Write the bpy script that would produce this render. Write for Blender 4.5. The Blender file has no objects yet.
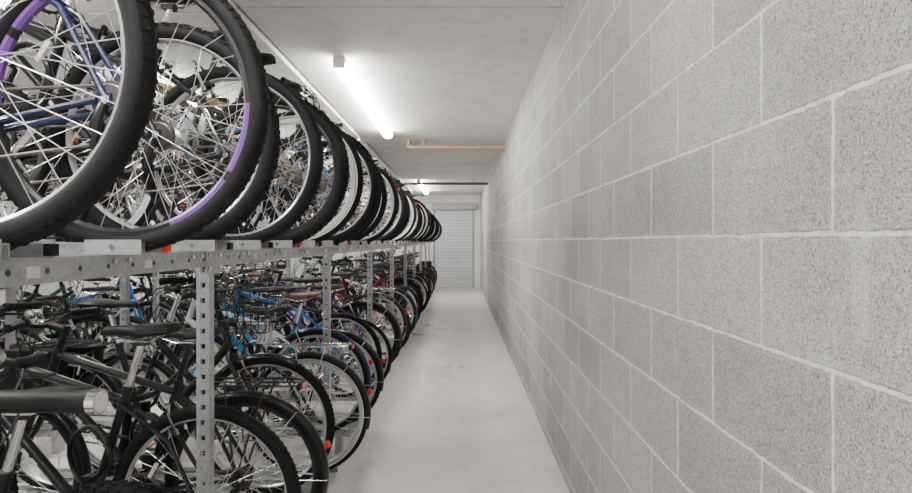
import bpy, math, random
from mathutils import Vector, Matrix
random.seed(7)
V = Vector
pi = math.pi
scene = bpy.context.scene

# ------------------------------------------------------------------ materials
def new_mat(name, col=(0.5,0.5,0.5), rough=0.5, metal=0.0, emit=None, estr=0.0, coat=0.0, spec=0.5):
    m = bpy.data.materials.new(name); m.use_nodes = True
    b = m.node_tree.nodes['Principled BSDF']
    b.inputs['Base Color'].default_value = (*col, 1)
    b.inputs['Roughness'].default_value = rough
    b.inputs['Metallic'].default_value = metal
    b.inputs['Specular IOR Level'].default_value = spec
    if coat: b.inputs['Coat Weight'].default_value = coat
    if emit:
        b.inputs['Emission Color'].default_value = (*emit, 1)
        b.inputs['Emission Strength'].default_value = estr
    return m

def N(nt, typ, **kw):
    n = nt.nodes.new(typ)
    for k, v in kw.items():
        setattr(n, k, v)
    return n

def math_node(nt, op, a, b=None):
    n = N(nt, 'ShaderNodeMath', operation=op)
    for i, x in enumerate((a, b)):
        if x is None: continue
        if isinstance(x, (int, float)): n.inputs[i].default_value = x
        else: nt.links.new(x, n.inputs[i])
    return n.outputs[0]

def ramp(nt, fac, stops):
    r = N(nt, 'ShaderNodeValToRGB')
    el = r.color_ramp.elements
    while len(el) > 1: el.remove(el[-1])
    el[0].position = stops[0][0]; el[0].color = (*stops[0][1], 1)
    for p, c in stops[1:]:
        e = el.new(p); e.color = (*c, 1)
    nt.links.new(fac, r.inputs[0])
    return r.outputs[0]

def mix(nt, fac, a, b, mode='MIX'):
    n = N(nt, 'ShaderNodeMix', data_type='RGBA', blend_type=mode)
    if isinstance(fac, (int, float)): n.inputs[0].default_value = fac
    else: nt.links.new(fac, n.inputs[0])
    for i, x in ((6, a), (7, b)):
        if isinstance(x, tuple): n.inputs[i].default_value = (*x, 1)
        else: nt.links.new(x, n.inputs[i])
    return n.outputs[2]

def noise(nt, vec, scale, detail=3, rough=0.5, dist=0.0):
    n = N(nt, 'ShaderNodeTexNoise')
    n.inputs['Scale'].default_value = scale
    n.inputs['Detail'].default_value = detail
    n.inputs['Roughness'].default_value = rough
    n.inputs['Distortion'].default_value = dist
    nt.links.new(vec, n.inputs['Vector'])
    return n.outputs[0]

def block_material(name, ax, dark, light, mortar, off_u=-0.724+9.0, off_v=-1.412+4.5):
    m = bpy.data.materials.new(name); m.use_nodes = True
    nt = m.node_tree; b = nt.nodes['Principled BSDF']
    tc = N(nt, 'ShaderNodeTexCoord'); obj = tc.outputs['Object']
    sep = N(nt, 'ShaderNodeSeparateXYZ'); nt.links.new(obj, sep.inputs[0])
    wob = noise(nt, obj, 6, 4, 0.6)
    wob2 = noise(nt, obj, 55, 3, 0.6)
    w = math_node(nt, 'ADD', math_node(nt, 'MULTIPLY', math_node(nt, 'SUBTRACT', wob, 0.5), 0.010),
                  math_node(nt, 'MULTIPLY', math_node(nt, 'SUBTRACT', wob2, 0.5), 0.009))
    u = math_node(nt, 'ADD', math_node(nt, 'ADD', sep.outputs[ax], off_u), w)
    v = math_node(nt, 'ADD', math_node(nt, 'ADD', sep.outputs[2], off_v), w)
    cmb = N(nt, 'ShaderNodeCombineXYZ'); nt.links.new(u, cmb.inputs[0]); nt.links.new(v, cmb.inputs[1])
    br = N(nt, 'ShaderNodeTexBrick', offset=0.5, offset_frequency=2)
    br.inputs['Scale'].default_value = 1
    br.inputs['Brick Width'].default_value = 0.45
    br.inputs['Row Height'].default_value = 0.225
    br.inputs['Mortar Size'].default_value = 0.005
    br.inputs['Mortar Smooth'].default_value = 0.3
    br.inputs['Color1'].default_value = (0, 0, 0, 1)
    br.inputs['Color2'].default_value = (1, 1, 1, 1)
    br.inputs['Mortar'].default_value = (0.5, 0.5, 0.5, 1)
    nt.links.new(cmb.outputs[0], br.inputs['Vector'])
    # grainy aggregate
    n1 = noise(nt, obj, 260, 3, 0.65)
    n2 = noise(nt, obj, 560, 2, 0.6)
    g = math_node(nt, 'ADD', math_node(nt, 'MULTIPLY', n1, 0.65), math_node(nt, 'MULTIPLY', n2, 0.35))
    grain = ramp(nt, g, [(0.37, tuple(c*0.30 for c in dark)), (0.445, dark), (0.55, light), (0.66, tuple(min(1, c*1.45) for c in light))])
    big = noise(nt, obj, 1.7, 4, 0.6)
    bigc = ramp(nt, big, [(0.3, (0.82,)*3), (0.7, (1.12,)*3)])
    grain = mix(nt, 1.0, grain, bigc, 'MULTIPLY')
    blockv = ramp(nt, br.outputs['Color'], [(0.0, (0.86,)*3), (1.0, (1.10, 1.095, 1.08))])
    grain = mix(nt, 1.0, grain, blockv, 'MULTIPLY')
    # thin shadow edge beside the joints, painted into the colour
    br3 = N(nt, 'ShaderNodeTexBrick', offset=0.5, offset_frequency=2)
    for k, val in (('Scale', 1), ('Brick Width', 0.45), ('Row Height', 0.225), ('Mortar Size', 0.009), ('Mortar Smooth', 0.4)):
        br3.inputs[k].default_value = val
    nt.links.new(cmb.outputs[0], br3.inputs['Vector'])
    shade_edge = math_node(nt, 'MULTIPLY', br3.outputs['Fac'], ramp(nt, noise(nt, obj, 22, 3, 0.7), [(0.4, (0, 0, 0)), (0.65, (0.7,)*3)]))
    # lime bloom around the joints
    br2 = N(nt, 'ShaderNodeTexBrick', offset=0.5, offset_frequency=2)
    for k, val in (('Scale', 1), ('Brick Width', 0.45), ('Row Height', 0.225), ('Mortar Size', 0.02), ('Mortar Smooth', 1.0)):
        br2.inputs[k].default_value = val
    nt.links.new(cmb.outputs[0], br2.inputs['Vector'])
    bl = math_node(nt, 'MULTIPLY', br2.outputs['Fac'], math_node(nt, 'MULTIPLY', noise(nt, obj, 9, 4, 0.7), 0.35))
    mcol = mix(nt, ramp(nt, noise(nt, obj, 30, 4, 0.7), [(0.35, (0, 0, 0)), (0.6, (1, 1, 1))]), tuple(c*0.72 for c in mortar), mortar)
    col = mix(nt, bl, grain, mcol)
    col = mix(nt, shade_edge, col, tuple(c*0.45 for c in dark))
    # smears
    sm = ramp(nt, noise(nt, obj, 2.6, 5, 0.7, 0.6), [(0.63, (0, 0, 0)), (0.74, (0.35,)*3)])
    col = mix(nt, sm, col, mortar)
    col = mix(nt, br.outputs['Fac'], col, mcol)
    nt.links.new(col, b.inputs['Base Color'])
    b.inputs['Roughness'].default_value = 0.9
    b.inputs['Specular IOR Level'].default_value = 0.25
    hgt = math_node(nt, 'ADD', math_node(nt, 'MULTIPLY', g, 0.0038), math_node(nt, 'MULTIPLY', br.outputs['Fac'], -0.0030))
    bp = N(nt, 'ShaderNodeBump'); bp.inputs['Strength'].default_value = 0.75; bp.inputs['Distance'].default_value = 1.0
    nt.links.new(hgt, bp.inputs['Height']); nt.links.new(bp.outputs[0], b.inputs['Normal'])
    return m

def concrete_material(name, c1, c2, rough=0.6, s=1.2, speck=0.08, bump=0.0008):
    m = bpy.data.materials.new(name); m.use_nodes = True
    nt = m.node_tree; b = nt.nodes['Principled BSDF']
    tc = N(nt, 'ShaderNodeTexCoord'); obj = tc.outputs['Object']
    a = noise(nt, obj, s, 6, 0.65, 0.3)
    col = ramp(nt, a, [(0.3, c1), (0.7, c2)])
    f = noise(nt, obj, 60, 4, 0.7)
    fc = ramp(nt, f, [(0.3, (1-speck*2,)*3), (0.6, (1,)*3)])
    col = mix(nt, 1.0, col, fc, 'MULTIPLY')
    st = ramp(nt, noise(nt, obj, 3.7, 5, 0.7, 1.0), [(0.35, (0.86, 0.85, 0.83)), (0.5, (1,)*3)])
    col = mix(nt, 1.0, col, st, 'MULTIPLY')
    nt.links.new(col, b.inputs['Base Color'])
    rr = ramp(nt, a, [(0.3, (rough-0.1,)*3), (0.7, (rough+0.1,)*3)])
    nt.links.new(rr, b.inputs['Roughness'])
    bp = N(nt, 'ShaderNodeBump'); bp.inputs['Distance'].default_value = bump; bp.inputs['Strength'].default_value = 0.6
    nt.links.new(f, bp.inputs['Height']); nt.links.new(bp.outputs[0], b.inputs['Normal'])
    return m

M_BLOCK = block_material('blockwork', 1, (0.245, 0.240, 0.233), (0.365, 0.359, 0.35), (0.60, 0.592, 0.572))
M_BLOCKL = block_material('blockwork_left', 1, (0.45, 0.45, 0.45), (0.55, 0.55, 0.55), (0.6, 0.6, 0.59))
M_ENDW = concrete_material('end_wall_plaster', (0.72, 0.72, 0.72), (0.80, 0.80, 0.79), 0.8)
M_FLOOR = concrete_material('floor_concrete', (0.46, 0.445, 0.42), (0.64, 0.625, 0.595), 0.34, 0.9, 0.07, 0.0003)
M_CEIL = concrete_material('ceiling_concrete', (0.76, 0.75, 0.72), (0.86, 0.85, 0.82), 0.85, 0.7, 0.06)
M_GAP = new_mat('ceiling_joint', (0.08, 0.08, 0.08), 0.9)

def galv_material():
    m = bpy.data.materials.new('galvanised_steel'); m.use_nodes = True
    nt = m.node_tree; b = nt.nodes['Principled BSDF']
    tc = N(nt, 'ShaderNodeTexCoord')
    vo = N(nt, 'ShaderNodeTexVoronoi'); vo.inputs['Scale'].default_value = 90
    nt.links.new(tc.outputs['Object'], vo.inputs['Vector'])
    c = ramp(nt, vo.outputs['Color'], [(0.0, (0.36, 0.37, 0.38)), (1.0, (0.50, 0.51, 0.52))])
    nt.links.new(c, b.inputs['Base Color'])
    b.inputs['Metallic'].default_value = 0.65; b.inputs['Roughness'].default_value = 0.42
    return m
M_GALV = galv_material()

M_RUB = new_mat('tyre_rubber', (0.005, 0.005, 0.0055), 0.7, spec=0.25)
M_TSTR = new_mat('reflective_strip', (0.62, 0.62, 0.62), 0.35)
M_RIMS = new_mat('rim_aluminium', (0.58, 0.58, 0.60), 0.28, 0.95)
M_RIMW = new_mat('rim_white', (0.72, 0.72, 0.73), 0.35)
M_RIMB = new_mat('rim_black', (0.01, 0.01, 0.011), 0.35, 0.0, spec=0.4)
M_RIMP = new_mat('rim_purple', (0.16, 0.05, 0.30), 0.35)
M_SPK = new_mat('spoke_steel', (0.68, 0.68, 0.70), 0.28, 1.0)
M_CHR = new_mat('chrome', (0.68, 0.68, 0.70), 0.15, 1.0)
M_PLB = new_mat('black_plastic', (0.005, 0.005, 0.0055), 0.5, spec=0.3)
M_MTB = new_mat('black_metal', (0.006, 0.006, 0.007), 0.3, 0.0, spec=0.5)
M_CHN = new_mat('chain_steel', (0.14, 0.13, 0.12), 0.4, 0.9)
M_RED = new_mat('red_reflector', (0.45, 0.010, 0.008), 0.2)
M_ORG = new_mat('orange_reflector', (0.75, 0.18, 0.02), 0.25)
M_WHT = new_mat('white_label', (0.68, 0.68, 0.68), 0.5)
M_SAD = new_mat('saddle_black', (0.005, 0.005, 0.005), 0.5, spec=0.35)
M_SADB = new_mat('saddle_brown', (0.13, 0.05, 0.02), 0.5)
M_REDP = new_mat('red_plastic', (0.65, 0.03, 0.01), 0.4)
def paint(name, c): return new_mat(name, c, 0.3, 0.0, coat=0.3, spec=0.4)
PAINTS = {k: paint('paint_' + k, c) for k, c in dict(
    black=(0.005, 0.005, 0.006), white=(0.66, 0.66, 0.67), blue=(0.02, 0.16, 0.50), cyan=(0.03, 0.28, 0.48),
    navy=(0.005, 0.010, 0.05), red=(0.38, 0.012, 0.012), grey=(0.06, 0.062, 0.068), silver=(0.38, 0.38, 0.40),
    green=(0.012, 0.09, 0.05), purple=(0.10, 0.03, 0.22), gold=(0.28, 0.19, 0.08)).items()}

# ------------------------------------------------------------------ mesh builder
class MB:
    def __init__(s):
        s.v = []; s.f = []; s.m = []; s.mats = []; s.T = None
    def mi(s, mat):
        if mat not in s.mats: s.mats.append(mat)
        return s.mats.index(mat)
    def addv(s, p):
        if s.T is not None: p = s.T @ V(p)
        s.v.append(tuple(p)); return len(s.v) - 1
    def face(s, idx, mat): s.f.append(idx); s.m.append(s.mi(mat))
    def tube(s, pts, rad, mat, seg=8, cap=True, flat=None):
        pts = [V(p) for p in pts]; n = len(pts)
        if not isinstance(rad, (list, tuple)): rad = [rad]*n
        up = None; rings = []
        for i in range(n):
            t = (pts[min(i+1, n-1)] - pts[max(i-1, 0)]).normalized()
            if up is None:
                up = V((0, 1, 0)) if abs(t.y) < 0.9 else V((0, 0, 1))
            a = (up - t*up.dot(t))
            if a.length < 1e-5: a = t.orthogonal()
            a.normalize(); b = t.cross(a); up = a
            r = rad[i]; fa, fb = (flat if flat else (1, 1))
            rings.append([s.addv(pts[i] + a*math.cos(2*pi*k/seg)*r*fa + b*math.sin(2*pi*k/seg)*r*fb) for k in range(seg)])
        for i in range(n-1):
            A, B = rings[i], rings[i+1]
            for k in range(seg):
                s.face((A[k], A[(k+1) % seg], B[(k+1) % seg], B[k]), mat)
        if cap:
            s.face(tuple(reversed(rings[0])), mat); s.face(tuple(rings[-1]), mat)
    def box(s, c, size, mat, rot=None, taper=1.0):
        c = V(c); hx, hy, hz = [d/2 for d in size]
        ids = []
        for x, y, z in ((-1,-1,-1),(1,-1,-1),(1,1,-1),(-1,1,-1),(-1,-1,1),(1,-1,1),(1,1,1),(-1,1,1)):
            k = taper if z > 0 else 1
            p = V((x*hx*k, y*hy*k, z*hz))
            if rot is not None: p = rot @ p
            ids.append(s.addv(c + p))
        for q in ((0,3,2,1),(4,5,6,7),(0,1,5,4),(1,2,6,5),(2,3,7,6),(3,0,4,7)):
            s.face(tuple(ids[i] for i in q), mat)
    def revolve(s, c, prof, mat, seg=64, closed=True, matf=None, a0=0.0, a1=2*pi):
        """profile of (radius, y) about the Y axis through c"""
        c = V(c); full = abs(a1-a0-2*pi) < 1e-6
        ns = seg if full else seg+1; rings = []
        for i in range(ns):
            a = a0 + (a1-a0)*i/seg
            rings.append([s.addv(c + V((math.cos(a)*r, y, math.sin(a)*r))) for r, y in prof])
        np_ = len(prof)
        for i in range(seg):
            A, B = rings[i], rings[(i+1) % ns]
            for k in range(np_ if closed else np_-1):
                k2 = (k+1) % np_
                mt = matf(i, k) if matf else mat
                s.face((A[k], A[k2], B[k2], B[k]), mt)
    def loft(s, rings, mat, cap=True):
        R = [[s.addv(p) for p in r] for r in rings]; n = len(R[0])
        for A, B in zip(R, R[1:]):
            for k in range(n): s.face((A[k], A[(k+1) % n], B[(k+1) % n], B[k]), mat)
        if cap: s.face(tuple(reversed(R[0])), mat); s.face(tuple(R[-1]), mat)
    def mesh(s, name, smooth=True):
        me = bpy.data.meshes.new(name); me.from_pydata(s.v, [], s.f)
        for m in s.mats: me.materials.append(m)
        me.polygons.foreach_set('material_index', s.m)
        me.polygons.foreach_set('use_smooth', [smooth]*len(s.f))
        me.update()
        if smooth: me.set_sharp_from_angle(angle=math.radians(38))
        return me
    def obj(s, name, smooth=True, parent=None):
        o = bpy.data.objects.new(name, s.mesh(name, smooth)); scene.collection.objects.link(o)
        if parent: o.parent = parent
        return o

def bez(p0, p1, p2, p3, n=10):
    p0, p1, p2, p3 = map(V, (p0, p1, p2, p3)); out = []
    for i in range(n+1):
        t = i/n; u = 1-t
        out.append(p0*u**3 + p1*3*u*u*t + p2*3*u*t*t + p3*t**3)
    return out

# ------------------------------------------------------------------ bicycle
def wheel(mb, c, R, tw, rim, spk, n_sp=32, strip=False, knobs=False, rimp=False, disc=False, front=False, refl=True, deep=0.022, ph=0.0):
    c = V(c); Rm = R - tw
    prof = [(Rm + math.cos(2*pi*k/14)*tw, math.sin(2*pi*k/14)*tw) for k in range(14)]
    def mf(i, k):
        if strip and k in (4, 9): return M_TSTR
        return M_RUB
    mb.revolve(c, prof, M_RUB, 80, True, mf)
    if knobs:
        nk = 60
        for i in range(nk):
            for row, ang in enumerate((-0.85, -0.28, 0.28, 0.85)):
                a = 2*pi*(i + 0.5*(row % 2))/nk
                rr = Rm + math.cos(ang)*(tw+0.001)
                p = c + V((math.cos(a)*rr, math.sin(ang)*tw, math.sin(a)*rr))
                rot = Matrix.Rotation(-a + pi/2, 3, 'Y') @ Matrix.Rotation(-ang, 3, 'X')
                mb.box(p, (0.015, 0.011, 0.006), M_RUB, rot)
    else:
        nk = 90   # shallow tread ribs
        for i in range(nk):
            for sg in (-1, 1):
                ang = 0.75*sg; a = 2*pi*(i + 0.25*sg)/nk
                rr = Rm + math.cos(ang)*(tw)
                p = c + V((math.cos(a)*rr, math.sin(ang)*tw, math.sin(a)*rr))
                rot = Matrix.Rotation(-a + pi/2, 3, 'Y') @ Matrix.Rotation(-ang, 3, 'X')
                mb.box(p, (0.009, tw*0.6, 0.0022), M_RUB, rot)
    ro = Rm - tw*0.62; ri = ro - deep; hw = min(0.013, tw*0.62)
    rp = [(ro, -hw), (ro+0.003, -hw*0.8), (ro-0.004, 0), (ro+0.003, hw*0.8), (ro, hw), (ri+0.007, hw), (ri, hw*0.45), (ri, -hw*0.45), (ri+0.007, -hw)]
    def rf(i, k):
        if rimp and (i % 40) < 15 and (i % 8) != 7: return M_RIMP
        return rim
    mb.revolve(c, rp, rim, 80, True, rf)
    # hub
    fo = 0.034; fr = 0.022 if front else 0.029
    if disc: fr += 0.006
    hb = [(0.0, -0.05), (0.009, -0.05), (0.011, -0.04), (fr*0.8, -fo-0.002), (fr, -fo), (fr, -fo+0.003), (0.015, -fo+0.01), (0.013, 0), (0.015, fo-0.01), (fr, fo-0.003), (fr, fo), (fr*0.8, fo+0.002), (0.011, 0.04), (0.009, 0.05), (0.0, 0.05)]
    mb.revolve(c, hb, M_MTB if rim is M_RIMB else M_RIMS, 20, False)
    mb.tube([c + V((0, -0.068, 0)), c + V((0, 0.068, 0))], 0.006, M_CHR, 8)
    for sg in (-1, 1): mb.tube([c + V((0, sg*0.055, 0)), c + V((0, sg*0.064, 0))], 0.011, M_CHR, 6)
    for i in range(n_sp):
        sg = 1 if i % 2 else -1
        a = 2*pi*i/n_sp + ph; d = (1 if (i//2) % 2 else -1)*1.15
        p0 = c + V((math.cos(a+d)*fr*0.92, sg*fo, math.sin(a+d)*fr*0.92))
        p1 = c + V((math.cos(a)*(ri+0.001), sg*0.003, math.sin(a)*(ri+0.001)))
        mb.tube([p0, p1], 0.00105, spk, 4, False)
    # valve
    a = 1.1 + ph
    mb.tube([c + V((math.cos(a)*ri, 0, math.sin(a)*ri)), c + V((math.cos(a)*(ri-0.035), 0, math.sin(a)*(ri-0.035)))], 0.003, M_PLB, 6)
    if refl:
        a = 0.4 + ph + (pi if front else 0); r = (ri*0.76)
        mb.box(c + V((math.cos(a)*r, 0, math.sin(a)*r)), (0.012, 0.010, 0.055), M_ORG if refl == 2 else M_WHT, Matrix.Rotation(-a, 3, 'Y'))
    if disc:
        y = -0.042
        mb.revolve(c, [(0.08, y-0.001), (0.08, y+0.001), (0.064, y+0.001), (0.064, y-0.001)], M_CHR, 40)
        for k in range(6):
            a = k*pi/3
            mb.tube([c + V((math.cos(a)*0.02, y, math.sin(a)*0.02)), c + V((math.cos(a+0.5)*0.066, y, math.sin(a+0.5)*0.066))], 0.003, M_CHR, 4)

def fender(mb, c, Rf, w, a0, a1, mat):
    prof = []; n = 6
    for k in range(n+1):
        t = -1.15 + 2.3*k/n
        prof.append((Rf - (1-math.cos(t))*w*0.55, math.sin(t)*w*0.55))
    inner = [(r-0.0025, y) for r, y in reversed(prof)]
    mb.revolve(c, prof + inner, mat, 40, True, None, a0, a1)

def make_bike(name, P):
    mb = MB(); g = P.get
    R = g('R', 0.345); tw = g('tw', 0.02); wb = g('wb', 1.04)
    fm = PAINTS[g('paint', 'black')]; style = g('style', 'hybrid')
    rim = g('rim', M_RIMS); spk = g('spk', M_SPK)
    ax = V((0, 0, R)); F = V((wb, 0, R)); BB = V((0.43, 0, R-0.065))
    wk = dict(rim=rim, spk=spk, strip=g('strip', False), knobs=(style == 'mtb'), disc=g('disc', False), rimp=g('rimp', False), refl=g('refl', 1), deep=g('deep', 0.022))
    wheel(mb, ax, R, tw, front=False, ph=g('ph', 0.0), **wk)
    wheel(mb, F, R, tw, front=True, ph=g('ph', 0.0)+0.5, **wk)
    sa = math.radians(73); L = g('st', 0.49)
    sdir = V((-math.cos(sa), 0, math.sin(sa))); ST = BB + sdir*L
    ha = math.radians(71); u = V((-math.cos(ha), 0, math.sin(ha)))
    HB = F + V((-0.043, 0, -0.015)) + u*(0.43 if style != 'mtb' else 0.46); HT = HB + u*g('ht', 0.16)
    tr = g('tr', 0.016); dr = g('dr', 0.019)
    mb.tube([BB, ST], 0.0155, fm, 12)
    mb.tube([BB + V((0, -0.036, 0)), BB + V((0, 0.036, 0))], 0.021, fm, 12)
    mb.tube([HB - u*0.004, HB + u*0.01, HT - u*0.01, HT + u*0.004], [0.021, 0.018, 0.018, 0.021], fm, 12)
    if style == 'city':
        mb.tube(bez(HB + u*0.02, HB + V((-0.14, 0, -0.16)), BB + V((0.10, 0, 0.12)), BB, 12), dr+0.002, fm, 12)
        mb.tube(bez(HT - u*0.03, HT + V((-0.16, 0, -0.22)), BB + V((0.12, 0, 0.22)), BB + sdir*0.20, 12), tr, fm, 12)
    else:
        mb.tube([HB + u*0.025, BB], [dr]*2, fm, 12)
        drop = {'mtb': 0.10, 'hybrid': 0.05, 'road': 0.02}[style]
        mb.tube([HT - u*0.025, BB + sdir*(L-drop)], tr, fm, 12)
        # down tube graphics
        if g('label', True):
            d = (BB-HB).normalized(); q = HB.lerp(BB, 0.45)
            rot = Matrix.Rotation(math.atan2(-d.z, d.x), 3, 'Y')
            for s_ in (-0.07, -0.025, 0.02, 0.065):
                mb.box(q + d*s_, (0.032, dr*1.98, 0.013), M_WHT if fm is not PAINTS['white'] else PAINTS['black'], rot)
    for sg in (-1, 1):
        y = sg*0.058
        mb.tube([BB + V((-0.01, sg*0.02, 0)), BB + V((-0.10, sg*0.032, 0.01)), V((0.02, y, R))], [0.011, 0.010, 0.008], fm, 8)
        mb.tube([BB + sdir*(L-0.06) + V((0, sg*0.012, 0)), V((0.12, sg*0.035, R+0.22)), V((0.0, y, R))], [0.008, 0.0085, 0.008], fm, 8)
        mb.box((0.005, y, R), (0.035, 0.006, 0.03), fm)
    # fork
    crown = HB - u*0.025
    if style == 'mtb':
        mb.box(crown, (0.04, 0.13, 0.035), M_PLB, Matrix.Rotation(ha-pi/2, 3, 'Y'))
        for sg in (-1, 1):
            top = crown + V((0.0, sg*0.058, 0.015)); mid = top - u*0.20 + V((0.01, 0, 0)); bot = F + V((-0.012, sg*0.06, 0.0))
            mb.tube([top, mid], 0.0145, M_CHR, 10); mb.tube([mid, bot], [0.019, 0.015], PAINTS[g('forkp', 'black')], 10)
        mb.tube([crown + V((-0.02, -0.07, -0.2)), crown + V((-0.02, 0.07, -0.2))], 0.009, M_PLB, 8)
    else:
        for sg in (-1, 1):
            top = crown + V((0, sg*0.02, 0)); sh = crown + V((0, sg*0.042, -0.02))
            mb.tube([top, sh, sh.lerp(F, 0.5) + V((-0.018, sg*0.008, 0)), V((F.x-0.012, sg*0.055, F.z+0.06)), V((F.x, sg*0.056, F.z))], [0.016, 0.014, 0.0125, 0.010, 0.008], fm if not g('forkb') else PAINTS['black'], 10)
    # stem + bars
    rise = {'city': 0.14, 'hybrid': 0.09, 'mtb': 0.05, 'road': 0.03}[style]
    S = HT + u*rise
    mb.tube([HT, S + u*0.018], 0.0145, M_PLB if not g('silver') else M_CHR, 10)
    ext = {'city': 0.05, 'hybrid': 0.08, 'mtb': 0.06, 'road': 0.10}[style]
    B = S + V((ext, 0, 0.02))
    mb.tube([S, B], [0.018, 0.016], M_PLB if not g('silver') else M_CHR, 10)
    barm = M_CHR if g('silver') else M_MTB
    hw = g('bw', 0.27)
    ends = []
    if style == 'road':
        for sg in (-1, 1):
            y = sg*0.20
            pts = [B, B + V((0, sg*0.17, 0))] + bez(B + V((0.0, y, 0)), B + V((0.10, y, 0.0)), B + V((0.12, y*1.02, -0.10)), B + V((0.04, y*1.05, -0.13)), 8) + [B + V((-0.06, y*1.06, -0.135))]
            mb.tube(pts, 0.0145, M_PLB, 10)
            hd = B + V((0.07, y, 0.0))
            mb.tube([hd, hd + V((0.05, 0, 0.03)), hd + V((0.06, 0, 0.055))], [0.017, 0.016, 0.011], M_PLB, 8)
            mb.tube([hd + V((0.055, 0, 0.02)), hd + V((0.06, 0, -0.04)), hd + V((0.045, 0, -0.10))], [0.007, 0.006, 0.005], M_CHR, 6)
            ends.append(hd + V((0.05, -sg*0.01, 0.0)))
    else:
        sweep = {'city': -0.17, 'hybrid': -0.04, 'mtb': -0.025}[style]; up = {'city': 0.05, 'hybrid': 0.03, 'mtb': 0.035}[style]
        for sg in (-1, 1):
            e0 = B + V((0, sg*0.05, 0)); e1 = B + V((sweep*0.25, sg*hw*0.55, up)); e2 = B + V((sweep, sg*hw, up*0.9))
            pts = [B] + bez(e0, e0 + V((0.02, sg*0.05, up*0.5)), e1, e1.lerp(e2, 0.4), 6) + [e2]
            mb.tube(pts, 0.0115, barm, 10)
            d = (e2 - e1.lerp(e2, 0.4)).normalized(); gm = M_SADB if g('brown') else M_PLB
            gp = [e2 - d*0.115, e2 - d*0.11, e2 - d*0.06, e2 - d*0.004, e2]
            mb.tube(gp, [0.014, 0.0165, 0.0155, 0.0175, 0.012], gm, 12)
            cl = e2 - d*0.135
            mb.tube([cl - d*0.01, cl + d*0.01], 0.018, M_PLB, 10)
            mb.tube([cl, cl + V((0.045, 0, -0.02)), cl + V((0.055, 0, -0.03)) + d*0.05, cl + V((0.05, 0, -0.035)) + d*0.11], [0.008, 0.007, 0.006, 0.005], M_CHR if g('silver') else M_MTB, 6)
            ends.append(cl + V((0.03, -sg*0.02, -0.01)))
            if g('bell', True) and sg > 0:
                mb.revolve(cl - d*0.05 + V((0, 0, 0.028)), [(0.0, -0.016), (0.018, -0.012), (0.022, 0.0), (0.018, 0.012), (0.0, 0.016)], M_CHR, 14, False)
    # cables
    for i, e in enumerate(ends):
        sg = -1 if i == 0 else 1
        mb.tube(bez(e, e + V((0.14, -sg*0.10, -0.03)), HB + V((0.16, -sg*0.07, 0.04)), HB + V((-0.03, -sg*0.02, -0.02)), 14), 0.0028, M_PLB, 5)
        mb.tube(bez(e, e + V((0.11, -sg*0.05, 0.06)), HT + V((0.17, -sg*0.05, 0.0)), HB.lerp(BB, 0.12) + V((0, -sg*0.02, 0)), 14), 0.0028, M_PLB, 5)
    mb.tube(bez(ends[0], ends[0] + V((0.1, 0.04, 0.02)), F + V((0.02, -0.09, 0.35)), crown + V((0.03, -0.03, -0.02)), 12), 0.0028, M_PLB, 5)
    # seat post + saddle
    SP = ST + sdir*g('sp', 0.16)
    mb.tube([ST - sdir*0.02, SP + sdir*0.005], 0.0132, M_CHR if rim is M_RIMS else M_MTB, 10)
    mb.tube([ST - sdir*0.012, ST + sdir*0.008], 0.0195, M_MTB, 10)
    mb.box(SP + V((0, 0, 0.012)), (0.045, 0.04, 0.022), M_MTB)
    for sg in (-1, 1):
        mb.tube([SP + V((-0.09, sg*0.03, 0.045)), SP + V((-0.04, sg*0.022, 0.018)), SP + V((0.05, sg*0.022, 0.018)), SP + V((0.13, sg*0.008, 0.04))], 0.0035, M_CHR, 6)
    wide = 1.25 if style == 'city' else 1.0; sm = M_SADB if g('brown') else M_SAD
    rings = []
    for x, w, h, z in ((-0.135, 0.035, 0.010, 0.062), (-0.125, 0.060*wide, 0.018, 0.062), (-0.085, 0.074*wide, 0.024, 0.060), (-0.03, 0.062*wide, 0.024, 0.055), (0.02, 0.036, 0.022, 0.052), (0.08, 0.024, 0.021, 0.052), (0.13, 0.019, 0.018, 0.050), (0.145, 0.010, 0.009, 0.046)):
        r = []
        for k in range(14):
            a = 2*pi*k/14; s_ = math.sin(a)
            r.append(SP + V((x, math.cos(a)*w, z + (h*s_ if s_ > 0 else h*0.75*s_ - 0.006*abs(math.cos(a))))))
        rings.append(r)
    mb.loft(rings, sm)
    # crank set
    cy = 0.048; cr = g('cr', 0.085)
    mb.revolve(BB + V((0, cy, 0)), [(cr, -0.002), (cr+0.003, 0), (cr, 0.002), (cr-0.013, 0.002), (cr-0.013, -0.002)], M_CHN if not g('silver') else M_CHR, 40)
    for k in range(5):
        a = k*2*pi/5 + 0.3
        mb.tube([BB + V((0, cy, 0)), BB + V((math.cos(a)*(cr-0.006), cy, math.sin(a)*(cr-0.006)))], [0.011, 0.006], M_MTB, 6)
    ca = g('ca', 0.5)
    for sg in (-1, 1):
        a = ca + (0 if sg > 0 else pi)
        d = V((math.cos(a), 0, math.sin(a)))
        p0 = BB + V((0, sg*0.062, 0)); p1 = p0 + d*0.17 + V((0, sg*0.012, 0))
        mb.tube([BB, p0], 0.010, M_MTB, 8)
        mb.tube([p0 - d*0.012, p0, p1, p1 + d*0.01], [0.010, 0.015, 0.011, 0.007], M_MTB if rim is M_RIMB else M_CHR, 8)
        pc = p1 + V((0, sg*0.055, 0))
        mb.tube([p1, pc + V((0, sg*0.04, 0))], 0.006, M_CHR, 6)
        for dx in (-0.036, 0.036): mb.box(pc + V((dx, 0, 0)), (0.012, 0.085, 0.020), M_PLB)
        for dy in (-0.038, 0, 0.038): mb.box(pc + V((0, dy, 0)), (0.075, 0.010, 0.016), M_PLB)
        mb.box(pc + V((0.043, 0, 0)), (0.003, 0.04, 0.012), M_ORG); mb.box(pc + V((-0.043, 0, 0)), (0.003, 0.04, 0.012), M_ORG)
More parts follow.
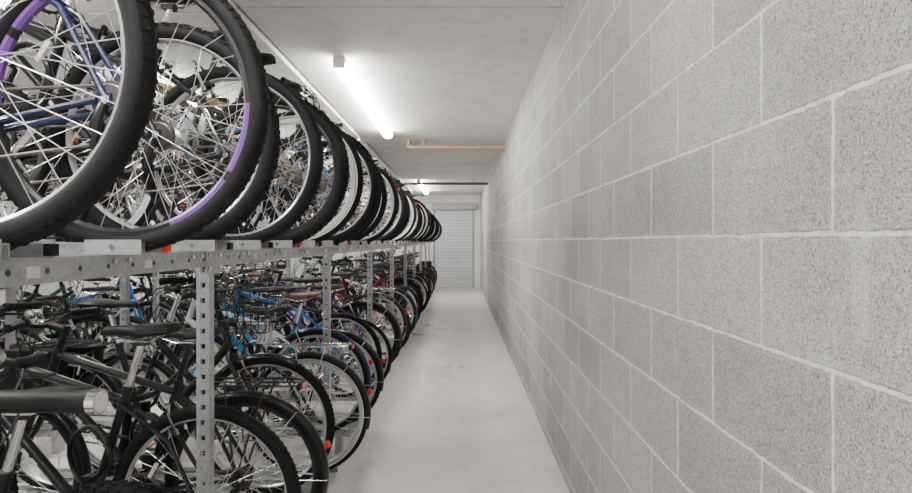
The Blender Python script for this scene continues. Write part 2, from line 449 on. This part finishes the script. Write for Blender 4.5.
    # cassette, chain
    for k in range(6):
        rr = 0.048 - k*0.0045
        mb.revolve(ax + V((0, 0.038 + k*0.0035, 0)), [(rr, -0.0008), (rr, 0.0008), (0.012, 0.0008), (0.012, -0.0008)], M_CHN, 24)
    chp = []
    for k in range(13):
        a = pi/2 - k*pi/12*1.02; chp.append(BB + V((math.cos(a)*cr, cy, math.sin(a)*cr)))
    chp += [V((0.03, 0.045, R-0.10))]
    for k in range(7):
        a = -pi/2 - k*pi/6; chp.append(V((math.cos(a)*0.036, 0.044, R + math.sin(a)*0.036)))
    chp.append(chp[0])
    mb.tube(chp, 0.0042, M_CHN, 6, False, flat=(0.8, 1.0))
    # rear derailleur
    mb.tube([V((0.005, 0.062, R-0.012)), V((0.015, 0.07, R-0.05)), V((0.03, 0.055, R-0.10))], [0.009, 0.012, 0.008], M_MTB, 8)
    for z in (-0.06, -0.10):
        mb.revolve(V((0.03, 0.048, R+z)), [(0.018, -0.003), (0.018, 0.003), (0.0, 0.003), (0.0, -0.003)], M_PLB, 14, False)
    # rim brakes
    if not g('disc'):
        for base, fw in ((V((0.11, 0, R+0.30)), 1), (F + V((-0.10, 0, 0.32)), -1)):
            rr = R - 2*tw - 0.008
            cc = ax if fw == 1 else F
            dirn = (base-cc).normalized(); pad = cc + dirn*rr
            for sg in (-1, 1):
                mb.tube([pad + V((0, sg*0.03, 0)) - dirn*0.025, pad + V((0, sg*0.045, 0)) + dirn*0.05, pad + V((0, sg*0.02, 0)) + dirn*0.085], [0.007, 0.006, 0.004], M_CHR, 6)
                mb.box(pad + V((0, sg*0.021, 0)), (0.05, 0.01, 0.012), M_PLB, Matrix.Rotation(-math.atan2(dirn.z, dirn.x)+pi/2, 3, 'Y'))
            mb.tube([pad + V((0, -0.03, 0)) + dirn*0.085, pad + V((0, 0.04, 0)) + dirn*0.09], 0.003, M_PLB, 5)
    else:
        mb.box(ax + V((0.05, -0.045, 0.065)), (0.05, 0.03, 0.03), M_MTB, Matrix.Rotation(-0.9, 3, 'Y'))
        mb.box(F + V((-0.06, -0.045, 0.06)), (0.05, 0.03, 0.03), M_MTB, Matrix.Rotation(0.9, 3, 'Y'))
    # mudguards
    if g('fend'):
        fmz = PAINTS[g('fpaint', 'black')]; w = max(0.05, tw*2.4)
        fender(mb, ax, R+0.014, w, 0.25, pi+0.25, fmz)
        fender(mb, F, R+0.014, w, pi/2-0.45, pi+0.75, fmz)
        for sg in (-1, 1):
            for a in (pi+0.05, pi*0.72):
                mb.tube([V((0, sg*0.06, R)), V((math.cos(a)*(R+0.01), sg*w*0.45, R + math.sin(a)*(R+0.01)))], 0.0022, M_CHR, 5)
            a = pi+0.55
            mb.tube([F + V((0, sg*0.06, 0)), F + V((math.cos(a)*(R+0.01), sg*w*0.45, math.sin(a)*(R+0.01)))], 0.0022, M_CHR, 5)
        a = pi - 0.35
        mb.box(ax + V((math.cos(a)*(R+0.03), 0, math.sin(a)*(R+0.03))), (0.018, 0.03, 0.025), M_RED, Matrix.Rotation(-(a-pi), 3, 'Y'))
    if g('rack'):
        z = R+R+0.05; rm = M_CHR if g('silver') else M_MTB
        for sg in (-1, 1):
            mb.tube(bez(V((0.24, sg*0.03, z+0.01)), V((0.18, sg*0.06, z)), V((0.14, sg*0.065, z)), V((0.08, sg*0.065, z)), 5) + [V((-0.20, sg*0.065, z)), V((-0.235, sg*0.05, z)), V((-0.24, 0, z))], 0.005, rm, 8)
            mb.tube([V((0.02, sg*0.065, R)), V((0.06, sg*0.07, z))], 0.0045, rm, 6)
            mb.tube([V((0.02, sg*0.065, R)), V((-0.11, sg*0.07, z))], 0.0045, rm, 6)
        mb.tube([V((0.2, 0, z)), V((-0.24, 0, z))], 0.0045, rm, 6)
        for x in (0.16, 0.05, -0.06, -0.16): mb.tube([V((x, -0.065, z)), V((x, 0.065, z))], 0.004, rm, 6)
        mb.box((-0.253, 0, z-0.01), (0.014, 0.06, 0.022), M_RED)
        mb.box((-0.245, 0, z-0.01), (0.014, 0.07, 0.032), M_PLB)
    if not g('fend') and not g('rack') and g('tail', True):
        mb.tube([ST + sdir*0.05, ST + sdir*0.05 + V((-0.045, 0, 0))], 0.007, M_PLB, 6)
        mb.tube([ST + sdir*0.05 + V((-0.045, 0, 0)), ST + sdir*0.05 + V((-0.065, 0, -0.004))], 0.015, M_RED, 12)
    if g('panniers'):
        z = R+R-0.10
        for sg in (-1, 1):
            rr_ = []
            for zz, k in ((-0.16, 0.85), (-0.15, 0.95), (0.0, 1.0), (0.12, 1.0), (0.15, 0.9)):
                rr_.append([V((x*k-0.05, sg*(0.085+0.05) + y*k, z+zz)) for x, y in ((-0.14, -0.045), (0.13, -0.045), (0.15, -0.02), (0.15, 0.03), (0.12, 0.05), (-0.13, 0.05), (-0.155, 0.03), (-0.155, -0.02))])
            mb.loft(rr_, M_PLB)
    if g('stand'):
        mb.tube([BB + V((-0.06, -0.04, 0)), BB + V((-0.32, -0.09, -0.10))], 0.008, M_CHR, 8)
    if g('bottle'):
        d = (BB-HB).normalized(); n_ = V((d.z, 0, -d.x))
        if n_.z < 0: n_ = -n_
        q = HB.lerp(BB, 0.5) + n_*0.055
        mb.tube([q - d*0.09, q - d*0.07, q - d*0.065, q + d*0.10], [0.015, 0.018, 0.036, 0.036], M_WHT if g('bottle') == 1 else PAINTS['blue'], 14)
    if g('lock'):
        q = BB + sdir*0.28 + V((0.05, 0.04, 0))
        pts = [q + V((math.cos(t)*0.075, 0.006*math.sin(3*t), math.sin(t)*0.10 - 0.03)) for t in [i*2*pi/20 for i in range(21)]]
        mb.tube(pts, 0.009, PAINTS['black'] if g('lock') == 1 else PAINTS['blue'], 8)
        mb.box(q + V((0, 0, -0.13)), (0.04, 0.035, 0.06), M_PLB)
    if g('basket'):
        c0 = B + V((0.17, 0, -0.10))
        for zz, k in ((-0.11, 0.82), (-0.055, 0.88), (0.0, 0.94), (0.05, 0.97), (0.10, 1.0)):
            hx, hy = 0.13*k, 0.17*k
            mb.tube([c0 + V(p) for p in ((-hx, -hy, zz), (hx, -hy, zz), (hx, hy, zz), (-hx, hy, zz), (-hx, -hy, zz))], 0.003 if zz < 0.09 else 0.005, M_MTB, 5)
        for t in range(7):
            f = -1 + t/3
            for sg in (-1, 1):
                mb.tube([c0 + V((0.13*f, sg*0.17, 0.1)), c0 + V((0.107*f, sg*0.14, -0.11))], 0.002, M_MTB, 4)
                mb.tube([c0 + V((sg*0.13, 0.17*f, 0.1)), c0 + V((sg*0.107, 0.14*f, -0.11))], 0.002, M_MTB, 4)
            mb.tube([c0 + V((0.107*f, -0.14, -0.11)), c0 + V((0.107*f, 0.14, -0.11))], 0.002, M_MTB, 4)
    if g('lamp'):
        q = B + V((0.125, -0.03, 0.0))
        mb.tube([q + V((-0.12, 0, 0)), q + V((-0.10, 0, 0)), q + V((0.15, 0, 0)), q + V((0.19, 0, 0))], [0.018, 0.021, 0.023, 0.0255], M_PLB, 20)
        mb.tube([q + V((0.19, 0, 0)), q + V((0.208, 0, 0))], 0.0265, M_CHR, 20)
        mb.tube([q + V((0.209, 0, 0)), q + V((0.210, 0, 0))], 0.021, M_WHT, 20)
        mb.tube([B, q + V((-0.05, 0, 0))], 0.014, M_PLB, 8)
    else:
        q = HT + V((0.05, 0, -0.03))
        mb.tube([q, q + V((0.035, 0, 0)), q + V((0.045, 0, 0))], [0.014, 0.024, 0.024], M_PLB, 12)
        mb.tube([q + V((0.045, 0, 0)), q + V((0.05, 0, 0))], 0.02, M_WHT, 12)
    me = mb.mesh(name)
    return me, R, wb

SPEC = dict(
 A=dict(style='hybrid', paint='black', R=0.345, tw=0.025, rim=M_RIMS, deep=0.014, rack=False, lock=1, ca=0.7, ph=0.1, tail=False),
 B=dict(style='hybrid', paint='navy', R=0.355, tw=0.023, rim=M_RIMB, rimp=True, deep=0.020, ca=1.9, label=True, bottle=2, ph=0.2),
 C=dict(style='mtb', paint='grey', R=0.345, tw=0.027, rim=M_RIMB, disc=True, ca=0.2, st=0.44, sp=0.20, tail=False),
 D=dict(style='city', paint='black', R=0.35, tw=0.021, rim=M_RIMS, fend=True, rack=True, silver=True, lock=1, ca=2.5, refl=2, stand=True, strip=True),
 E=dict(style='road', paint='white', R=0.338, tw=0.014, rim=M_RIMB, deep=0.03, refl=0, bottle=1, ca=1.2, dr=0.021, tail=False),
 F=dict(style='hybrid', paint='blue', R=0.348, tw=0.02, rim=M_RIMS, fend=True, rack=True, ca=0.9, bottle=1),
 G=dict(style='mtb', paint='red', R=0.34, tw=0.027, rim=M_RIMS, ca=2.2, forkp='grey', st=0.44, sp=0.20),
 H=dict(style='city', paint='cyan', R=0.35, tw=0.02, rim=M_RIMS, fend=True, fpaint='black', basket=True, silver=True, brown=True, ca=0.1),
 I=dict(style='hybrid', paint='silver', R=0.35, tw=0.022, rim=M_RIMS, fend=True, strip=True, lock=2, ca=1.5, disc=True),
 J=dict(style='road', paint='black', R=0.338, tw=0.019, rim=M_RIMS, deep=0.016, refl=1, fend=False, ca=2.8, tail=False),
 K=dict(style='mtb', paint='green', R=0.35, tw=0.028, rim=M_RIMB, disc=True, ca=1.0, st=0.43, sp=0.17, lock=1),
 L=dict(style='hybrid', paint='black', R=0.35, tw=0.021, rim=M_RIMB, fend=True, fpaint='black', rack=True, ca=0.4, lock=1),
 M=dict(style='hybrid', paint='blue', R=0.35, tw=0.022, rim=M_RIMS, deep=0.016, ca=1.1, bottle=1, lock=1, tail=False),
 O=dict(style='city', paint='black', R=0.35, tw=0.022, rim=M_RIMS, deep=0.016, fend=True, rack=True, panniers=True, lock=1, ca=0.8, basket=True),
 Q=dict(style='hybrid', paint='white', R=0.348, tw=0.02, rim=M_RIMS, fend=True, fpaint='navy', ca=1.7, lock=1, forkb=True),
 R=dict(style='hybrid', paint='gold', R=0.348, tw=0.021, rim=M_RIMW, deep=0.03, strip=True, ca=2.0, tail=False),
 T=dict(style='mtb', paint='black', R=0.348, tw=0.026, rim=M_RIMS, deep=0.016, disc=True, ca=2.4, st=0.46, lock=1, tail=False),
 U=dict(style='hybrid', paint='purple', R=0.35, tw=0.021, rim=M_RIMB, ca=0.6, fend=True, rack=True, basket=True),
 W=dict(style='road', paint='red', R=0.338, tw=0.016, rim=M_RIMW, deep=0.02, refl=0, ca=0.5, tail=False),
 S=dict(style='mtb', paint='black', R=0.35, tw=0.027, rim=M_RIMS, disc=True, ca=1.3, lamp=True, st=0.44, bw=0.29, ht=0.12, label=False),
)
BIKES = {k: make_bike('bicycle_mesh_' + k.lower(), p) for k, p in SPEC.items()}
XM = -4.96            # mirror constant for the back-to-back side of the rack

def place(kind, edge, y, z, front_out=False, lean=0.0, yaw=0.0, back=False):
    me, R, wb = BIKES[kind]
    o = bpy.data.objects.new('bicycle', me); scene.collection.objects.link(o)
    x = edge - R - wb if front_out else edge - R
    rz = yaw if front_out else pi + yaw
    if back: x = XM - x; rz += pi
    o.location = (x, y, z); o.rotation_euler = (lean, 0, rz)
    return o

XB = -0.82            # front beam of the rack
TRAY_U = 1.372
LOW_A, LOW_B = 0.04, 0.12
# upper tier
up = [('A', -0.517, 0.99), ('B', -0.454, 1.40), ('T', -0.56, 1.80), ('A', -0.517, 2.20), ('C', -0.50, 2.60), ('R', -0.50, 3.00), ('T', -0.475, 3.42)]
kinds = ['A', 'M', 'J', 'Q', 'T', 'R', 'B', 'W', 'I', 'J', 'R', 'G', 'W', 'D', 'M', 'R', 'Q', 'T']
y = 3.83; i = 0
while y < 16.3:
    up.append((kinds[i % len(kinds)], -0.50 + random.uniform(-0.045, 0.035), y)); y += 0.405; i += 1
for j, (k, e, yy) in enumerate(up):
    place(k, e, yy, TRAY_U, j in (7, 12, 18, 23), random.uniform(-0.04, 0.04), random.uniform(-0.03, 0.03))
UPY = [u[2] for u in up]
# lower tier
POST0, BAY = 1.90, 1.75
low = [('L', -0.60, 0.80, LOW_A, True), ('S', -0.53, 1.20, LOW_B, True), ('T', -0.60, 1.62, LOW_A, False)]
fixed = [('A', -0.571), ('L', -0.58), ('O', -0.63), ('D', -0.535), ('Q', -0.60), ('H', -0.57), ('M', -0.63), ('J', -0.60), ('U', -0.58)]
kl = ['L', 'W', 'T', 'M', 'O', 'I', 'R', 'A', 'F', 'L', 'D', 'G', 'Q', 'O', 'W', 'T', 'K']
n = 0; kk = 0
while True:
    base = POST0 + BAY*kk
    if base > 15.6: break
    for j in range(4):
        yy = base + 0.19 + 0.43*j
        if yy > 16.2: break
        if n < len(fixed): k, e = fixed[n]
        else: k, e = kl[n % len(kl)], -0.59 + random.uniform(-0.04, 0.04)
        low.append((k, e, yy, LOW_B if n % 2 == 0 else LOW_A, (n in (2, 9, 14, 18, 23, 27))))
        n += 1
    kk += 1
for k, e, yy, z, fo in low:
    place(k, e, yy, z, fo, random.uniform(-0.035, 0.035), random.uniform(-0.03, 0.03))
# the back-to-back side of the double rack
bk = ['T', 'L', 'C', 'O', 'A', 'U', 'L', 'D', 'J', 'K', 'T', 'F', 'O']
for j, (k_, e, yy, z, fo) in enumerate(low):
    if yy > 10: break
    place(bk[j % len(bk)], -0.60, yy, z, j % 3 == 1, random.uniform(-0.03, 0.03), 0.0, True)
for j, yy in enumerate(UPY):
    if yy > 8: break
    place(bk[(j*5+3) % len(bk)], -0.52, yy, TRAY_U, j % 3 == 0, random.uniform(-0.03, 0.03), 0.0, True)

# ------------------------------------------------------------------ rack
rack = bpy.data.objects.new('two_tier_bike_rack', None); scene.collection.objects.link(rack)
parts = []
mb = MB()
Y0, Y1 = 0.1, 16.6
for xb in (XB, -2.15):
    zt, zb = 1.368, 1.316
    mb.box((xb, (Y0+Y1)/2, (zt+zb)/2), (0.003, Y1-Y0, zt-zb), M_GALV)
    mb.box((xb-0.02, (Y0+Y1)/2, zt-0.0015), (0.04, Y1-Y0, 0.003), M_GALV)
    mb.box((xb-0.02, (Y0+Y1)/2, zb+0.0015), (0.04, Y1-Y0, 0.003), M_GALV)
parts.append(mb.obj('beams', False, rack))
mb = MB()
yy = Y0 + 0.05
while yy < Y1 and yy < 9:
    mb.tube([(XB+0.001, yy, 1.341), (XB+0.0025, yy, 1.341)], 0.006, M_GAP, 8); yy += 0.10
for yy in UPY:
    if yy > 9: break
    for dy in (-0.03, 0.03):
        mb.tube([(XB, yy+dy, 1.352), (XB+0.008, yy+dy, 1.352)], 0.007, M_CHR, 6)
    mb.box((XB+0.003, yy+0.12, 1.34), (0.002, 0.035, 0.022), M_WHT)
parts.append(mb.obj('beam_bolts', False, rack))
mb = MB()
k = 0
while POST0 + BAY*k < 16.6 or k == 0:
    yp = POST0 + BAY*k
    for xp in (XB-0.022, -2.12):
        w = 0.040
        # web with slots, facing along the aisle
        for sg in (-1, 1):
            mb.box((xp + sg*(w/2-0.006), yp, 0.657), (0.012, 0.003, 1.314), M_GALV)
            mb.box((xp + sg*(w/2), yp+0.018, 0.657), (0.003, 0.036, 1.314), M_GALV)
        zz = 0.03
        while zz < 1.31:
            mb.box((xp, yp, zz), (0.018, 0.003, 0.034), M_GALV); zz += 0.05
        mb.box((xp, yp+0.02, 0.003), (0.10, 0.10, 0.006), M_GALV)
    # arm under trays
    mb.box((-1.50, yp+0.02, 1.342), (1.24, 0.03, 0.035), M_GALV)
    # connecting plate
    mb.box((XB+0.004, yp+0.02, 1.33), (0.004, 0.11, 0.075), M_GALV)
    for dy in (-0.02, 0.06):
        for dz in (1.31, 1.352): mb.tube([(XB+0.006, yp+dy, dz), (XB+0.012, yp+dy, dz)], 0.007, M_CHR, 6)
    k += 1
parts.append(mb.obj('posts', False, rack))
mb = MB()
for j, yy in enumerate(UPY):
    xa, xb = -0.74, -2.36; cx = (xa+xb)/2; L = xa-xb
    mb.box((cx, yy, TRAY_U-0.0025), (L, 0.075, 0.003), M_GALV)
    for sg in (-1, 1):
        mb.box((cx, yy+sg*0.038, TRAY_U+0.010), (L, 0.003, 0.026), M_GALV)
        mb.box((cx, yy+sg*0.048, TRAY_U+0.023), (L, 0.020, 0.003), M_GALV)
        mb.box((-0.80, yy+sg*0.062, TRAY_U+0.014), (0.13, 0.004, 0.034), M_GALV)
        mb.tube([(-0.80, yy+sg*0.06, TRAY_U+0.015), (-0.80, yy+sg*0.070, TRAY_U+0.015)], 0.006, M_CHR, 6)
    mb.box((-0.735, yy+0.052, TRAY_U+0.012), (0.016, 0.02, 0.022), M_REDP if j % 3 == 1 else M_PLB)
    # wheel holding hoop
    mb.tube([(-0.98, yy-0.05, TRAY_U+0.02), (-0.92, yy-0.05, TRAY_U+0.13), (-0.90, yy-0.045, TRAY_U+0.16)], 0.008, M_PLB, 8)
    mb.tube([(-0.98, yy+0.05, TRAY_U+0.02), (-0.92, yy+0.05, TRAY_U+0.13), (-0.90, yy+0.045, TRAY_U+0.16)], 0.008, M_PLB, 8)
    # front wheel stop at the back
    for sg in (-1, 1):
        mb.tube([(-2.30, yy+sg*0.045, TRAY_U+0.02), (-2.36, yy+sg*0.045, TRAY_U+0.30)], 0.008, M_GALV, 8)
    mb.tube([(-2.36, yy-0.045, TRAY_U+0.30), (-2.36, yy+0.045, TRAY_U+0.30)], 0.008, M_GALV, 8)
parts.append(mb.obj('upper_trays', False, rack))
mb = MB()
for k_, e, yy, z, fo in low:
    xa, xb = -0.72, -2.42; cx = (xa+xb)/2; L = xa-xb
    mb.box((cx, yy, z-0.0025), (L, 0.075, 0.003), M_GALV)
    for sg in (-1, 1):
        mb.box((cx, yy+sg*0.038, z+0.010), (L, 0.003, 0.028), M_GALV)
    for x in (-0.80, -1.5, -2.3):
        mb.box((x, yy, (z-0.004)/2), (0.04, 0.07, z-0.004), M_GALV)
parts.append(mb.obj('lower_trays', False, rack))
rack2 = bpy.data.objects.new('two_tier_bike_rack', None); scene.collection.objects.link(rack2)
for p in parts:
    me = p.data.copy()
    me.transform(Matrix.Translation((XM, 0, 0)) @ Matrix.Scale(-1, 4, (1, 0, 0))); me.flip_normals()
    q = bpy.data.objects.new(p.name, me); scene.collection.objects.link(q); q.parent = rack2

# ------------------------------------------------------------------ room
XR, XL, YB, YE, H = 0.61, -5.55, -3.2, 17.3, 2.77
def slab(name, x0, x1, y0, y1, z0, z1, mat):
    b = MB(); b.box(((x0+x1)/2, (y0+y1)/2, (z0+z1)/2), (x1-x0, y1-y0, z1-z0), mat); return b.obj(name, False)
slab('floor', XL-0.2, XR+0.2, YB, YE+0.2, -0.1, 0.0, M_FLOOR)
slab('wall_right', XR, XR+0.2, YB, YE, 0.0, H, M_BLOCK)
slab('wall_left', XL-0.2, XL, YB, YE, 0.0, H, M_BLOCKL)
# end wall with door opening
DX0, DX1, DH = -0.80, 0.43, 2.33
slab('wall_end_left', XL-0.2, DX0, YE, YE+0.2, 0, H, M_ENDW)
slab('wall_end_right', DX1, XR+0.2, YE, YE+0.2, 0, H, M_ENDW)
slab('wall_end_top', DX0, DX1, YE, YE+0.2, DH, H, M_ENDW)
M_SHUT = new_mat('shutter_paint', (0.58, 0.59, 0.61), 0.5, 0.1)
M_SHUTF = new_mat('shutter_frame', (0.30, 0.31, 0.33), 0.5, 0.2)
b = MB(); z = 0.0; ys = YE+0.04
while z < DH-0.001:
    h = min(0.095, DH-z)
    ring = [(0, 0), (-0.012, h*0.15), (-0.016, h*0.5), (-0.012, h*0.85), (0, h), (0.01, h), (0.01, 0)]
    b.loft([[V((DX0+0.04, ys+p, z+q)) for p, q in ring], [V((DX1-0.04, ys+p, z+q)) for p, q in ring]], M_SHUT); z += 0.095
for x in (DX0+0.031, DX1-0.031): b.box((x, YE+0.04, DH/2), (0.06, 0.078, DH-0.002), M_SHUTF)
b.obj('door_1', False)
slab('trim_1', DX0-0.05, DX1+0.05, YE-0.14, YE-0.001, DH, DH+0.2, M_SHUTF)
# precast ceiling planks
b = MB()
b.box(((XL+XR)/2, (YB+YE)/2, H+0.13), (XR-XL+0.4, YE-YB+0.4, 0.1), M_GAP)
yj = 3.4 - 1.35*5; gap = 0.024
while yj < YE:
    ya, yb_ = max(yj, YB), min(yj+1.35, YE)
    for xa, xb, dz in ((XL-0.1, -1.30, -0.035), (-1.30, XR+0.1, 0.0)):
        b.box(((xa+xb)/2, (ya+yb_)/2, H+0.04+dz/2), (xb-xa-gap, yb_-ya-gap, 0.08-dz), M_CEIL)
    yj += 1.35
b.obj('ceiling', False)

# ------------------------------------------------------------------ lights
M_TUBE = new_mat('light_diffuser', (0.9, 0.9, 0.9), 0.4, emit=(1.0, 0.965, 0.915), estr=100)
M_FIX = new_mat('fixture_body', (0.75, 0.75, 0.75), 0.4)
def light(y0, y1, x=-0.92, H=H):
    b = MB()
    b.box((x, (y0+y1)/2, H-0.025), (0.09, y1-y0, 0.05), M_FIX)
    n = 14; ra = []; rb = []
    for k in range(n+1):
        a = -0.25 + (pi+0.5)*k/n
        ra.append(V((x + math.cos(a)*0.060, y0+0.02, H-0.048 - math.sin(a)*0.045))); rb.append(V((x + math.cos(a)*0.060, y1-0.02, H-0.048 - math.sin(a)*0.045)))
    b.loft([ra, rb], M_TUBE)
    for ye in (y0+0.01, y1-0.01): b.box((x, ye, H-0.055), (0.09, 0.02, 0.06), M_FIX)
    return b.obj('fluorescent_ceiling_light')
light(4.3, 7.25, -0.90); light(12.9, 15.9); light(-1.6, 1.3)
for y0 in (0.2, 4.4, 8.6, 12.8): light(y0, y0+2.95, -2.48, H-0.035)  # added fixture row above the bikes, brightens the left side
for y0 in (1.5, 9.0): light(y0, y0+2.95, -4.9, H-0.035)  # extra fixtures added over the far left aisle

# pipes
M_COP = new_mat('copper_pipe', (0.50, 0.32, 0.23), 0.45, 0.3)
M_DRK = new_mat('dark_pipe', (0.10, 0.07, 0.07), 0.5, 0.3)
b = MB()
b.tube([(-0.72, 7.85, 2.67), (XR, 7.85, 2.67)], 0.028, M_COP, 14)
for x in (-0.66, -0.42, 0.25): 
    b.tube([(x, 7.85, 2.69), (x, 7.85, H)], 0.006, M_GALV, 6)
    b.tube([(x-0.015, 7.85, 2.67), (x+0.015, 7.85, 2.67)], 0.034, M_GALV, 14)
b.tube([(-0.69, 7.85, 2.67), (-0.69, 7.85, H)], 0.022, M_COP, 10)
b.tube([(-0.50, 7.85, 2.67), (-0.50, 7.85, H)], 0.018, M_COP, 10)
b.tube([(XR-0.05, 7.85, 2.67), (XR, 7.85, 2.67)], 0.04, M_COP, 14)
b.obj('copper_pipe')
b = MB()
b.tube([(-2.3, 12.74, 2.66), (XR, 12.74, 2.66)], 0.030, M_DRK, 12)
for x in (-0.5, 0.3, -1.6): b.tube([(x, 12.74, 2.66), (x, 12.74, H)], 0.008, M_DRK, 6)
b.obj('drain_pipe')

# world: added fill light, entering through the open end behind the camera
w = bpy.data.worlds.new('World'); scene.world = w; w.use_nodes = True
w.node_tree.nodes['Background'].inputs[0].default_value = (1.0, 0.99, 0.97, 1)
w.node_tree.nodes['Background'].inputs[1].default_value = 1.8

# ------------------------------------------------------------------ camera
cam = bpy.data.cameras.new('camera'); co = bpy.data.objects.new('camera', cam); scene.collection.objects.link(co)
co.location = (0, 0, 1.40); co.rotation_euler = (pi/2, 0, 0)
cam.sensor_width = 36; cam.lens = 580/912*36
cam.shift_x = -4/912; cam.shift_y = -5.5/912
cam.clip_start = 0.02; cam.clip_end = 100
scene.camera = co
